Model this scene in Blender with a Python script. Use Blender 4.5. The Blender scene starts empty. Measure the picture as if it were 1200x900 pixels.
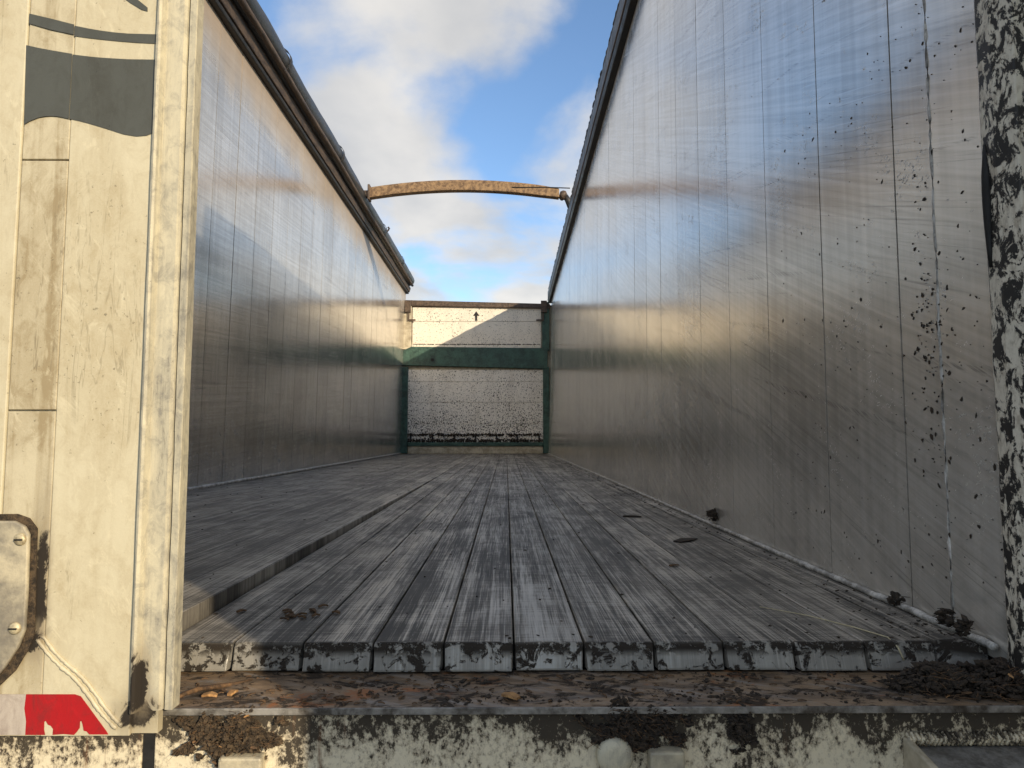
import bpy, math, random
from mathutils import Vector, Matrix, noise as mnoise

random.seed(7)
scene = bpy.context.scene
COL = scene.collection
R = math.radians

# ------------------------------------------------------------------ camera
ZC = 1.560                      # camera height above the yard (trailer floor top is at 1.252)
FLOOR = ZC - 0.308
cam_data = bpy.data.cameras.new("camera")
cam_data.sensor_width = 36.0
cam_data.lens = 24.0
cam_data.clip_start = 0.02
cam_data.clip_end = 3000.0
cam = bpy.data.objects.new("camera", cam_data)
COL.objects.link(cam)
PITCH, YAW = math.atan(60 / 800), math.atan(7 / 800)
cam.location = (0, 0, ZC)
cam.rotation_euler = (math.pi / 2 + PITCH, 0, -YAW)
scene.camera = cam
CAM_M = cam.rotation_euler.to_matrix()


def at(px, py, Y):
    """Point at depth Y seen at photo pixel (px, py), used as a tape measure."""
    d = CAM_M @ Vector(((px - 600) / 800, (450 - py) / 800, -1))
    t = Y / d.y
    return Vector((d.x * t, Y, ZC + d.z * t))


# ------------------------------------------------------------------ world, sun, exposure
SUN_FROM = Vector((0.629, -0.777, 0.345)).normalized()      # direction towards the sun
SUN_EL = math.asin(SUN_FROM.z)
SUN_AZ = math.atan2(SUN_FROM.x, SUN_FROM.y)

world = bpy.data.worlds.new("World")
scene.world = world
world.use_nodes = True
wn, wl = world.node_tree.nodes, world.node_tree.links
wn.clear()
w_out = wn.new("ShaderNodeOutputWorld")
sky = wn.new("ShaderNodeTexSky")
sky.sky_type = 'NISHITA'
sky.sun_disc = False
sky.sun_elevation = SUN_EL
sky.sun_rotation = SUN_AZ
sky.altitude = 50
sky.air_density = 1.0
sky.dust_density = 0.1
sky.ozone_density = 3.0
bg_sky = wn.new("ShaderNodeBackground")
bg_sky.inputs["Strength"].default_value = 0.118
wl.new(sky.outputs[0], bg_sky.inputs[0])
# clouds: a layer seen along the view direction, thinning out upwards
tc = wn.new("ShaderNodeTexCoord")
sep = wn.new("ShaderNodeSeparateXYZ")
wl.new(tc.outputs["Generated"], sep.inputs[0])


def wmath(op, a, b=None):
    m = wn.new("ShaderNodeMath")
    m.operation = op
    for i, v in enumerate((a, b)):
        if v is None:
            continue
        if isinstance(v, (int, float)):
            m.inputs[i].default_value = v
        else:
            wl.new(v, m.inputs[i])
    return m.outputs[0]


den = wmath('ADD', wmath('MAXIMUM', sep.outputs[2], 0.0), 0.18)
comb = wn.new("ShaderNodeCombineXYZ")
wl.new(wmath('DIVIDE', sep.outputs[0], den), comb.inputs[0])
wl.new(wmath('DIVIDE', sep.outputs[1], den), comb.inputs[1])
cmap = wn.new("ShaderNodeMapping")
wl.new(comb.outputs[0], cmap.inputs[0])
CLOUD_OFF = (5.32, 6.56, 0.0)
cmap.inputs["Location"].default_value = CLOUD_OFF
cmap.inputs["Scale"].default_value = (1.0, 0.8, 1.0)
cn = wn.new("ShaderNodeTexNoise")
cn.inputs["Scale"].default_value = 1.9
cn.inputs["Detail"].default_value = 9
cn.inputs["Roughness"].default_value = 0.52
cn.inputs["Distortion"].default_value = 0.25
wl.new(cmap.outputs[0], cn.inputs["Vector"])
cr = wn.new("ShaderNodeMapRange")
cr.interpolation_type = 'SMOOTHSTEP'
cr.inputs["From Min"].default_value = 0.40
cr.inputs["From Max"].default_value = 0.60
wl.new(cn.outputs["Fac"], cr.inputs["Value"])
cn2 = wn.new("ShaderNodeTexNoise")
cn2.inputs["Scale"].default_value = 2.6
cn2.inputs["Detail"].default_value = 6
wl.new(cmap.outputs[0], cn2.inputs["Vector"])
ccol = wn.new("ShaderNodeValToRGB")
ccol.color_ramp.elements[0].position = 0.35
ccol.color_ramp.elements[0].color = (0.62, 0.62, 0.62, 1)
ccol.color_ramp.elements[1].position = 0.65
ccol.color_ramp.elements[1].color = (0.92, 0.88, 0.82, 1)
wl.new(cn2.outputs["Fac"], ccol.inputs[0])
bg_cl = wn.new("ShaderNodeBackground")
bg_cl.inputs["Strength"].default_value = 0.52
wl.new(ccol.outputs[0], bg_cl.inputs[0])
wmix = wn.new("ShaderNodeMixShader")
wl.new(wmath('MULTIPLY', cr.outputs[0], 0.93), wmix.inputs[0])
wl.new(bg_sky.outputs[0], wmix.inputs[1])
wl.new(bg_cl.outputs[0], wmix.inputs[2])
wl.new(wmix.outputs[0], w_out.inputs[0])

sun_data = bpy.data.lights.new("sun", 'SUN')
sun_data.energy = 2.6
sun_data.angle = R(0.53)
sun_data.color = (1.0, 0.84, 0.60)
sun = bpy.data.objects.new("sun", sun_data)
COL.objects.link(sun)
sun.rotation_euler = SUN_FROM.to_track_quat('Z', 'Y').to_euler()
sun.location = (4, -5, 8)

scene.view_settings.view_transform = 'Standard'
scene.view_settings.look = 'None'
scene.view_settings.gamma = 1.0
scene.view_settings.exposure = 0.92
scene.cycles.max_bounces = 8
scene.cycles.diffuse_bounces = 4
scene.cycles.glossy_bounces = 6
scene.cycles.sample_clamp_indirect = 6.0


# ------------------------------------------------------------------ material helpers
class NT:
    """A material under construction; every texture reads the world position."""
    def __init__(s, name):
        s.m = bpy.data.materials.new(name)
        s.m.use_nodes = True
        s.t = s.m.node_tree
        s.N, s.L = s.t.nodes, s.t.links
        s.bsdf = s.N["Principled BSDF"]
        s.geo = s.N.new("ShaderNodeNewGeometry")
        s.pos = s.geo.outputs["Position"]
        s._xyz = None

    def put(s, sock, v):
        if isinstance(v, (int, float)):
            sock.default_value = v
        elif isinstance(v, (tuple, list)):
            if sock.type == 'RGBA' and len(v) == 3:
                v = (*v, 1)
            sock.default_value = v
        else:
            s.L.new(v, sock)

    def xyz(s):
        if s._xyz is None:
            n = s.N.new("ShaderNodeSeparateXYZ")
            s.L.new(s.pos, n.inputs[0])
            s._xyz = n.outputs
        return s._xyz

    def vec(s, scale=(1, 1, 1), rot=(0, 0, 0), loc=(0, 0, 0)):
        r = s.N.new("ShaderNodeMapping")
        s.L.new(s.pos, r.inputs[0])
        r.inputs["Rotation"].default_value = rot
        r.inputs["Location"].default_value = loc
        m = s.N.new("ShaderNodeVectorMath")
        m.operation = 'MULTIPLY'
        s.L.new(r.outputs[0], m.inputs[0])
        m.inputs[1].default_value = scale
        return m.outputs[0]

    def noise(s, vec, scale=1.0, detail=4, rough=0.55, dist=0.0):
        n = s.N.new("ShaderNodeTexNoise")
        s.L.new(vec, n.inputs["Vector"])
        n.inputs["Scale"].default_value = scale
        n.inputs["Detail"].default_value = detail
        n.inputs["Roughness"].default_value = rough
        n.inputs["Distortion"].default_value = dist
        return n.outputs["Fac"]

    def voro(s, vec, scale=1.0, rnd=1.0):
        n = s.N.new("ShaderNodeTexVoronoi")
        s.L.new(vec, n.inputs["Vector"])
        n.inputs["Scale"].default_value = scale
        n.inputs["Randomness"].default_value = rnd
        return n.outputs["Distance"]

    def math(s, op, a, b=0.0, clamp=False):
        n = s.N.new("ShaderNodeMath")
        n.operation = op
        n.use_clamp = clamp
        s.put(n.inputs[0], a)
        s.put(n.inputs[1], b)
        return n.outputs[0]

    def rng(s, v, a, b, c=0.0, d=1.0):
        n = s.N.new("ShaderNodeMapRange")
        n.interpolation_type = 'SMOOTHSTEP'
        s.put(n.inputs["Value"], v)
        n.inputs["From Min"].default_value = a
        n.inputs["From Max"].default_value = b
        n.inputs["To Min"].default_value = c
        n.inputs["To Max"].default_value = d
        return n.outputs[0]

    def mix(s, f, a, b):
        n = s.N.new("ShaderNodeMix")
        n.data_type = 'RGBA'
        s.put(n.inputs[0], f)
        s.put(n.inputs[6], a)
        s.put(n.inputs[7], b)
        return n.outputs[2]

    def rand(s):
        n = s.N.new("ShaderNodeObjectInfo")
        return n.outputs["Random"]

    def bump(s, h, strength=0.3, dist=0.002, prev=None):
        n = s.N.new("ShaderNodeBump")
        n.inputs["Strength"].default_value = strength
        n.inputs["Distance"].default_value = dist
        s.put(n.inputs["Height"], h)
        if prev is not None:
            s.L.new(prev, n.inputs["Normal"])
        return n.outputs[0]

    def done(s, col, rough=0.6, metal=0.0, normal=None, spec=None):
        s.put(s.bsdf.inputs["Base Color"], col)
        s.put(s.bsdf.inputs["Roughness"], rough)
        s.put(s.bsdf.inputs["Metallic"], metal)
        if spec is not None:
            s.put(s.bsdf.inputs["Specular IOR Level"], spec)
        if normal is not None:
            s.L.new(normal, s.bsdf.inputs["Normal"])
        return s.m


SOIL = (0.018, 0.014, 0.010)


def mat_wall(name, side):
    """Bare aluminium cladding: brushed, scratched by loads, spattered with soil, dusty along the top."""
    t = NT(name)
    x, y, z = t.xyz()
    ang = R(-24) if side > 0 else R(-4)
    brush = t.noise(t.vec((1, 1.1, 95), (ang, 0, 0)), 1, 5, 0.6)            # long load scratches
    brush2 = t.noise(t.vec((1, 0.7, 30), (ang * 0.5, 0, 0), (3, 1, 2)), 1, 4, 0.6)
    fine = t.noise(t.vec((1, 5, 420), (ang * 1.3, 0, 0)), 1, 3, 0.6)
    vert = t.noise(t.vec((1, 34, 0.55)), 1, 4, 0.6)                           # run-off streaks
    blot = t.noise(t.vec((1, 1.3, 1.1)), 1.6, 6, 0.62, 0.4)
    rnd = t.rand()
    tone = t.math('ADD', t.math('MULTIPLY', brush, 0.34), t.math('MULTIPLY', vert, 0.26))
    tone = t.math('ADD', tone, t.math('MULTIPLY', blot, 0.40))
    tone = t.math('ADD', tone, t.math('MULTIPLY', t.math('SUBTRACT', rnd, 0.5), 0.06))
    col = t.mix(t.rng(tone, 0.36, 0.66), (0.54, 0.51, 0.46), (0.88, 0.84, 0.77))
    scr = t.math('MULTIPLY', t.rng(brush2, 0.60, 0.70), t.rng(fine, 0.45, 0.6))
    col = t.mix(t.math('MULTIPLY', scr, 0.55), col, (0.14, 0.135, 0.13))
    # white runs and bright scrapes
    white = t.math('MULTIPLY', t.rng(t.noise(t.vec((1, 26, 1.7), (0, 0, 0), (0, 4, 9)), 1, 3, 0.6), 0.64, 0.72), 0.35)
    col = t.mix(white, col, (0.75, 0.74, 0.72))
    hair = t.noise(t.vec((1, 1.6, 260), (ang * 0.8, 0, 0), (0, 1, 7)), 1, 4, 0.7)
    hmask = t.rng(t.noise(t.vec((1, 1.5, 2.2), (ang, 0, 0), (0, 3, 1)), 1.7, 4, 0.6), 0.40, 0.62)
    col = t.mix(t.math('MULTIPLY', t.math('MULTIPLY', t.rng(hair, 0.58, 0.66), hmask), 0.55), col, (0.22, 0.21, 0.195))
    col = t.mix(t.math('MULTIPLY', t.math('MULTIPLY', t.rng(hair, 0.34, 0.42, 1, 0), hmask), 0.5), col, (0.93, 0.91, 0.87))
    # dusty oxidised band below the top rail, ragged lower edge
    top_z = ZC + (2.36 if side > 0 else 2.44)
    edge = t.math('ADD', t.math('SUBTRACT', z, top_z), t.math('MULTIPLY', t.math('SUBTRACT', t.noise(t.vec((1, 2.5, 2.5)), 1.4, 6, 0.65), 0.5), 0.30))
    edge = t.math('ADD', edge, t.math('MULTIPLY', t.math('SUBTRACT', vert, 0.5), 0.12))
    dust = t.rng(edge, -0.46, 0.02) if side < 0 else t.rng(edge, -0.10, 0.02)
    dcol = (0.33, 0.235, 0.15) if side < 0 else (0.15, 0.14, 0.13)
    col = t.mix(t.math('MULTIPLY', dust, 0.8 if side < 0 else 0.6), col, dcol)
    # soil spatter, thicker towards the tail of the wall
    near = t.rng(y, 1.0, 3.2, 1.0, 0.22)
    def warped(scale, loc, amt, freq):
        m = t.N.new("ShaderNodeVectorMath")
        m.operation = 'MULTIPLY_ADD'
        n = t.N.new("ShaderNodeTexNoise")
        t.L.new(t.pos, n.inputs["Vector"])
        n.inputs["Scale"].default_value = freq
        n.inputs["Detail"].default_value = 3
        t.L.new(n.outputs["Color"], m.inputs[0])
        m.inputs[1].default_value = (0, amt, amt)
        t.L.new(t.vec(scale, (0.35, 0, 0), loc), m.inputs[2])
        return m.outputs[0]
    sp = t.voro(warped((1, 1.0, 0.55), (0, 0, 0), 0.035, 90), 44)
    thin = t.noise(t.vec((1, 1, 1)), 9.0, 5, 0.7)
    spk = t.math('MULTIPLY', t.rng(sp, 0.09, 0.15, 1, 0), t.rng(t.math('ADD', thin, t.math('MULTIPLY', near, 0.07)), 0.66, 0.69))
    sp2 = t.voro(warped((1, 0.5, 1.0), (0, 2, 5), 0.012, 260), 190)
    spk2 = t.math('MULTIPLY', t.rng(sp2, 0.16, 0.30, 1, 0), t.rng(t.noise(t.vec((1, 1.6, 3.2), (ang, 0, 0), (0, 7, 0)), 2.6, 7, 0.75), 0.55, 0.66))
    spk2 = t.math('MULTIPLY', spk2, 0.75)
    soil = t.math('MAXIMUM', spk, spk2)
    # chafed grey dirt low down
    low = t.math('MULTIPLY', t.rng(z, FLOOR + 0.02, FLOOR + 0.95, 1, 0), t.rng(t.noise(t.vec((1, 6, 9), (0.4, 0, 0)), 1, 7, 0.7), 0.42, 0.62))
    col = t.mix(t.math('MULTIPLY', low, 0.10), col, (0.12, 0.115, 0.105))
    col = t.mix(soil, col, SOIL)
    metal = t.math('SUBTRACT', 0.64 if side > 0 else 0.78, t.math('MULTIPLY', t.math('MAXIMUM', soil, t.math('MULTIPLY', dust, 0.85)), 0.92), True)
    metal = t.math('MULTIPLY', metal, t.rng(low, 0, 1, 1, 0.85))
    rough = t.math('ADD', 0.11, t.math('MULTIPLY', blot, 0.12))
    rough = t.math('ADD', rough, t.math('MULTIPLY', brush, 0.06))
    rough = t.math('ADD', rough, t.math('MULTIPLY', t.math('MAXIMUM', soil, t.math('MULTIPLY', dust, 0.7)), 0.4))
    rough = t.math('ADD', rough, t.math('MULTIPLY', low, 0.04))
    h = t.math('ADD', t.math('MULTIPLY', brush, 0.7), t.math('MULTIPLY', fine, 0.35))
    nrm = t.bump(h, 0.085, 0.0022)
    nrm = t.bump(t.math('ADD', t.noise(t.vec((1, 1, 0.6)), 7, 4), t.math('MULTIPLY', vert, 0.25)), 0.06, 0.008, nrm)
    nrm = t.bump(soil, 0.6, 0.002, nrm)
    return t.done(col, rough, metal, nrm)


def mat_slat():
    """Aluminium floor slats: black ground-in dirt, bright scratches along the length."""
    t = NT("worn_slat_aluminium")
    x, y, z = t.xyz()
    rnd = t.rand()
    off = t.math('MULTIPLY', rnd, 37.0)
    def long(sx, sy, k):
        c = t.N.new("ShaderNodeCombineXYZ")
        t.put(c.inputs[0], t.math('MULTIPLY', x, sx))
        t.put(c.inputs[1], t.math('ADD', t.math('MULTIPLY', y, sy), off))
        t.put(c.inputs[2], t.math('ADD', off, k))
        return c.outputs[0]
    streak = t.noise(long(150, 1.1, 0), 1.0, 6, 0.68)
    broad = t.noise(long(34, 0.7, 5), 1.0, 5, 0.62)
    fine = t.noise(long(520, 7.0, 2), 1.0, 3, 0.65)
    patch = t.noise(t.vec((6, 3.0, 1)), 1.0, 9, 0.72, 0.5)
    cross = t.noise(t.vec((9, 210, 1)), 1.0, 4, 0.65)
    f = t.math('ADD', t.math('MULTIPLY', streak, 0.34), t.math('MULTIPLY', patch, 0.42))
    f = t.math('ADD', f, t.math('MULTIPLY', broad, 0.24))
    f = t.math('ADD', f, t.math('MULTIPLY', t.math('SUBTRACT', fine, 0.5), 0.42))
    f = t.math('ADD', f, t.math('MULTIPLY', t.math('SUBTRACT', cross, 0.5), 0.20))
    f = t.math('ADD', f, t.math('MULTIPLY', t.math('SUBTRACT', rnd, 0.5), 0.06))
    left = t.rng(x, -0.62, -0.48, 0.0, 1.0)
    clean = t.rng(f, 0.42, 0.645)
    col = t.mix(clean, (0.030, 0.027, 0.023), (0.58, 0.53, 0.455))
    gouge = t.math('MULTIPLY', t.rng(t.noise(long(260, 1.6, 9), 1.0, 3, 0.6), 0.64, 0.70), t.rng(patch, 0.42, 0.55))
    col = t.mix(t.math('MULTIPLY', gouge, 0.6), col, (0.82, 0.78, 0.70))
    # fine dust lies over everything, more on the lifted left slats
    dustcol = t.rng(t.noise(t.vec((2, 0.8, 1), (0, 0, 0), (5, 5, 5)), 1.6, 6, 0.65), 0.36, 0.66, 0.04, 0.36)
    dustcol = t.math('MAXIMUM', dustcol, t.rng(left, 0, 1, 0.40, 0.0))
    col = t.mix(dustcol, col, (0.215, 0.195, 0.165))
    # mud caked on the noses
    nose = t.rng(y, 1.044, 1.053, 1.0, 0.0)
    cake = t.math('MULTIPLY', nose, t.rng(t.noise(t.vec((1, 1, 1)), 42, 7, 0.72, 0.5), 0.53, 0.58))
    lip = t.math('MULTIPLY', nose, t.rng(z, FLOOR - 0.020, FLOOR - 0.008, 0.0, 1.0))
    cake = t.math('MAXIMUM', cake, t.math('MULTIPLY', lip, t.rng(t.noise(t.vec((1, 1, 1)), 48, 7, 0.74), 0.46, 0.50)))
    col = t.mix(t.math('MULTIPLY', nose, 0.75), col, t.mix(patch, (0.16, 0.15, 0.13), (0.42, 0.40, 0.36)))
    col = t.mix(cake, col, (0.022, 0.016, 0.011))
    metal = t.math('MULTIPLY', t.math('MULTIPLY', clean, 0.45), t.math('SUBTRACT', 1.0, cake))
    rough = t.rng(clean, 0, 1, 0.60, 0.40)
    rough = t.math('MAXIMUM', rough, t.math('MULTIPLY', cake, 0.9))
    nrm = t.bump(t.math('ADD', t.math('ADD', streak, t.math('MULTIPLY', fine, 0.5)), t.math('MULTIPLY', patch, 0.6)), 0.35, 0.0015)
    nrm = t.bump(cake, 0.8, 0.003, nrm)
    return t.done(col, rough, metal, nrm)


def mat_paint(name, base, dark, grime=0.5, scale=1.0, rough=0.45, runs=0.5, corner=None):
    """Weathered paint: soft mottling, vertical dirt runs, specks, chips; corner = (point, radius) of a caked stain."""
    t = NT(name)
    x, y, z = t.xyz()
    big = t.noise(t.vec((1, 1, 0.5)), 7 * scale, 8, 0.68, 0.6)
    run = t.noise(t.vec((55, 55, 1.5)), scale, 6, 0.62, 0.25)
    spot = t.noise(t.vec((1, 1, 1)), 170 * scale, 4, 0.7)
    grain = t.noise(t.vec((1, 1, 1)), 520 * scale, 3, 0.7)
    mid = t.noise(t.vec((1, 1, 0.7)), 34 * scale, 8, 0.72, 0.8)
    f = t.math('MULTIPLY', t.rng(big, 0.38, 0.66), grime * 0.75)
    f = t.math('ADD', f, t.math('MULTIPLY', t.rng(run, 0.46, 0.70), grime * runs))
    f = t.math('ADD', f, t.math('MULTIPLY', t.rng(mid, 0.44, 0.66), grime * 0.6))
    f = t.math('ADD', f, t.math('MULTIPLY', t.math('SUBTRACT', grain, 0.5), 0.5), True)
    col = t.mix(f, base, dark)
    # crooked drip lines
    drip = t.noise(t.vec((1, 1, 0.10), (0, 0, 0), (1, 2, 3)), 42 * scale, 4, 0.6, 0.7)
    line = t.math('MULTIPLY', t.rng(t.math('ABSOLUTE', t.math('SUBTRACT', drip, 0.55)), 0.003, 0.016, 1, 0), t.rng(big, 0.50, 0.62))
    col = t.mix(t.math('MULTIPLY', line, grime * 0.8), col, tuple(c * 0.55 for c in dark))
    chip = t.math('MULTIPLY', t.rng(t.math('ADD', spot, t.math('MULTIPLY', t.math('SUBTRACT', big, 0.5), 0.3)), 0.66, 0.72), 0.7)
    col = t.mix(chip, col, tuple(c * 0.35 for c in dark))
    scuff = t.math('MULTIPLY', t.rng(t.noise(t.vec((1, 1, 0.4), (0, 0.5, 0), (2, 3, 1)), 20 * scale, 7, 0.75, 1.4), 0.56, 0.66), 0.5)
    col = t.mix(scuff, col, tuple(min(1, c * 1.15) for c in base))
    r = t.math('ADD', rough, t.math('MULTIPLY', f, 0.25))
    h = t.math('ADD', mid, t.math('MULTIPLY', spot, 0.5))
    for (p, rad, sx) in (corner or []):
        n = t.N.new("ShaderNodeVectorMath")
        n.operation = 'SUBTRACT'
        t.L.new(t.pos, n.inputs[0])
        n.inputs[1].default_value = p
        n2 = t.N.new("ShaderNodeVectorMath")
        n2.operation = 'MULTIPLY'
        t.L.new(n.outputs[0], n2.inputs[0])
        n2.inputs[1].default_value = (sx / rad, 0.0, 1 / rad)
        n3 = t.N.new("ShaderNodeVectorMath")
        n3.operation = 'LENGTH'
        t.L.new(n2.outputs[0], n3.inputs[0])
        d = t.math('ADD', n3.outputs["Value"], t.math('MULTIPLY', t.math('SUBTRACT', mid, 0.5), 2.6))
        d = t.math('ADD', d, t.math('MULTIPLY', t.math('SUBTRACT', big, 0.5), 1.6))
        k = t.rng(d, 0.75, 1.0, 1, 0)
        halo = t.rng(d, 0.8, 1.9, 0.55, 0)
        col = t.mix(halo, col, (0.26, 0.21, 0.14))
        col = t.mix(k, col, (0.022, 0.016, 0.011))
        r = t.math('MAXIMUM', r, t.math('MULTIPLY', k, 0.9))
        h = t.math('ADD', h, t.math('MULTIPLY', k, 1.2))
    return t.done(col, r, 0.0, t.bump(h, 0.25, 0.0014))


def mat_speckled(name, dens_lo, base=(0.72, 0.68, 0.61)):
    """White bulkhead boards peppered with soil."""
    t = NT(name)
    x, y, z = t.xyz()
    s1 = t.noise(t.vec((1, 1, 0.8)), 46, 4, 0.65)
    s2 = t.noise(t.vec((1, 1, 1)), 105, 3, 0.6)
    dens = t.noise(t.vec((1.2, 1, 1.6)), 2.3, 4, 0.6)
    grad = t.math('MULTIPLY', t.rng(z, FLOOR + 0.1, FLOOR + 1.2, 1.0, 0.0), 0.055)
    thr = t.math('ADD', t.math('SUBTRACT', t.math('MULTIPLY', dens, 0.16), 0.08), grad)
    a = t.rng(t.math('ADD', s1, thr), dens_lo, dens_lo + 0.035)
    b = t.rng(t.math('ADD', s2, t.math('MULTIPLY', thr, 0.6)), dens_lo + 0.01, dens_lo + 0.05, 0, 0.7)
    sp = t.math('MAXIMUM', a, b)
    haze = t.rng(t.noise(t.vec((3, 1, 0.8)), 2.0, 6, 0.65), 0.42, 0.7)
    col = t.mix(t.math('MULTIPLY', haze, 0.35), base, (0.52, 0.47, 0.40))
    col = t.mix(sp, col, (0.025, 0.022, 0.016))
    return t.done(col, 0.5, 0.0, t.bump(sp, 0.4, 0.003))


def mat_sill():
    """Cream tail sill, half hidden under black peat and rust."""
    t = NT("grimy_cream_sill_paint")
    x, y, z = t.xyz()
    g1 = t.noise(t.vec((1, 1, 0.8)), 13, 9, 0.76, 0.6)
    g2 = t.noise(t.vec((1, 1, 0.75)), 130, 7, 0.76)
    g3 = t.noise(t.vec((80, 1, 3.0)), 1, 5, 0.65)
    topb = t.rng(t.math('ADD', z, t.math('MULTIPLY', t.math('SUBTRACT', g1, 0.5), 0.05)), ZC - 0.425, ZC - 0.352, 0.0, 0.15)
    f = t.math('ADD', t.math('MULTIPLY', g1, 0.44), t.math('MULTIPLY', g2, 0.56))
    f = t.math('ADD', f, t.math('MULTIPLY', g3, 0.08))
    f = t.math('ADD', f, t.math('MULTIPLY', topb, 0.9))
    soft = t.rng(f, 0.50, 0.64)
    hard = t.rng(f, 0.595, 0.64)
    col = t.mix(t.math('MULTIPLY', soft, 0.8), (0.74, 0.655, 0.48), (0.20, 0.150, 0.095))
    col = t.mix(t.math('MULTIPLY', hard, 0.92), col, (0.030, 0.023, 0.016))
    rust = t.math('MULTIPLY', t.rng(t.noise(t.vec((30, 1, 2)), 1, 5, 0.7), 0.60, 0.70), 0.7)
    col = t.mix(rust, col, (0.16, 0.065, 0.025))
    return t.done(col, t.math('ADD', 0.5, t.math('MULTIPLY', hard, 0.4)), 0.0, t.bump(t.math('ADD', f, t.math('MULTIPLY', hard, 0.5)), 0.5, 0.004))


def mat_rust_plate():
    t = NT("rusty_threshold_steel")
    g1 = t.noise(t.vec((1.4, 5, 1)), 5, 9, 0.72, 0.6)
    g2 = t.noise(t.vec((0.6, 1, 1)), 34, 8, 0.76, 0.6)
    g3 = t.noise(t.vec((1, 1.6, 1), (0, 0, 0), (4, 2, 1)), 9, 8, 0.74, 0.4)
    g4 = t.noise(t.vec((6, 60, 1), (0, 0, 0.5)), 1.0, 6, 0.7)
    col = t.mix(t.rng(g1, 0.36, 0.62), (0.085, 0.060, 0.040), (0.33, 0.225, 0.135))
    col = t.mix(t.math('MULTIPLY', t.rng(g4, 0.50, 0.66), 0.5), col, (0.34, 0.32, 0.30))
    col = t.mix(t.math('MULTIPLY', t.rng(g3, 0.57, 0.64), 0.85), col, (0.36, 0.125, 0.028))
    col = t.mix(t.math('MULTIPLY', t.rng(g3, 0.34, 0.43, 1, 0), 0.75), col, (0.27, 0.27, 0.275))
    dk = t.math('MULTIPLY', t.rng(g2, 0.52, 0.58), 0.9)
    col = t.mix(dk, col, (0.022, 0.015, 0.010))
    return t.done(col, t.math('ADD', 0.42, t.math('MULTIPLY', dk, 0.5)), 0.15, t.bump(t.math('ADD', g2, dk), 0.6, 0.004))


def mat_post():
    """Tail post: cream paint, large black flakes of dried peat."""
    t = NT("chipped_post_paint")
    g = t.noise(t.vec((1, 1, 0.62)), 46, 8, 0.74, 0.7)
    g2 = t.noise(t.vec((1, 1, 0.5)), 120, 4, 0.7)
    f = t.rng(t.math('ADD', t.math('MULTIPLY', g, 0.8), t.math('MULTIPLY', g2, 0.2)), 0.495, 0.52)
    base = t.mix(t.rng(g2, 0.4, 0.7), (0.74, 0.68, 0.56), (0.46, 0.40, 0.31))
    col = t.mix(f, base, (0.022, 0.020, 0.018))
    return t.done(col, 0.55, 0.0, t.bump(f, 0.6, 0.003))


def mat_simple(name, a, b, scale=20, rough=0.6, metal=0.0, bump=0.3, stretch=(1, 1, 1), dist=0.002):
    t = NT(name)
    n = t.noise(t.vec(stretch), scale, 7, 0.68, 0.3)
    n2 = t.noise(t.vec((1, 1, 1)), scale * 6, 4, 0.65)
    col = t.mix(t.rng(t.math('ADD', t.math('MULTIPLY', n, 0.7), t.math('MULTIPLY', n2, 0.3)), 0.38, 0.62), a, b)
    r = t.rng(n, 0.3, 0.7, max(0.05, rough - 0.1), min(1, rough + 0.12))
    return t.done(col, r, metal, t.bump(t.math('ADD', n, t.math('MULTIPLY', n2, 0.5)), bump, dist))


M = {}
M['wall_r'] = mat_wall("scratched_aluminium_right", 1)
M['wall_l'] = mat_wall("scratched_aluminium_left", -1)
M['slat'] = mat_slat()
CG = [(tuple(at(158, 838, 0.872)), 0.022, 1.0), (tuple(at(163, 800, 0.872)), 0.034, 3.6), (tuple(at(46, 690, 0.872)), 0.075, 7.0), (tuple(at(30, 750, 0.872)), 0.02, 1.0)]
M['door'] = mat_paint("weathered_cream_paint", (0.60, 0.545, 0.395), (0.42, 0.35, 0.22), 0.56, 1.0, 0.42, 0.35, CG)
M['door_strip'] = mat_paint("stained_cream_paint", (0.565, 0.505, 0.36), (0.32, 0.255, 0.15), 0.75, 1.0, 0.45, 0.8, CG)
M['door_edge'] = mat_paint("chipped_edge_paint", (0.59, 0.54, 0.40), (0.25, 0.235, 0.20), 0.75, 1.6, 0.42, 0.6, CG[:2])
M['board_low'] = mat_speckled("speckled_white_board", 0.580, (0.86, 0.82, 0.75))
M['board_up'] = mat_speckled("speckled_cream_board", 0.610, (0.84, 0.77, 0.65))
M['green'] = mat_simple("green_frame_paint", (0.012, 0.038, 0.030), (0.050, 0.118, 0.092), 6, 0.5, 0, 0.2)
M['sill'] = mat_sill()
M['rust'] = mat_rust_plate()
M['post'] = mat_post()
M['rail'] = mat_simple("brown_dusty_rail", (0.045, 0.030, 0.022), (0.15, 0.105, 0.075), 12, 0.6, 0.2, 0.3, (3, 0.6, 3))
M['black_rail'] = mat_simple("black_grimy_rail", (0.010, 0.010, 0.011), (0.040, 0.036, 0.033), 14, 0.5, 0.0, 0.3)
M['tarp'] = mat_simple("black_tarpaulin", (0.012, 0.013, 0.014), (0.050, 0.050, 0.052), 9, 0.42, 0.0, 0.5, (2, 0.7, 2), 0.006)
M['bow'] = mat_simple("rusty_bow_steel", (0.10, 0.055, 0.028), (0.36, 0.23, 0.12), 26, 0.62, 0.1, 0.5)
M['steel'] = mat_simple("dull_bare_steel", (0.16, 0.15, 0.14), (0.36, 0.35, 0.33), 30, 0.45, 0.5, 0.3)
M['alu_strip'] = mat_simple("white_sealing_strip", (0.20, 0.19, 0.17), (0.66, 0.64, 0.60), 22, 0.5, 0.0, 0.6)
M['frame'] = mat_simple("cream_frame_paint", (0.30, 0.25, 0.17), (0.55, 0.49, 0.37), 10, 0.5, 0.0, 0.2)
M['black'] = mat_simple("black_rubber", (0.006, 0.006, 0.006), (0.016, 0.015, 0.014), 30, 0.7)
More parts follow.
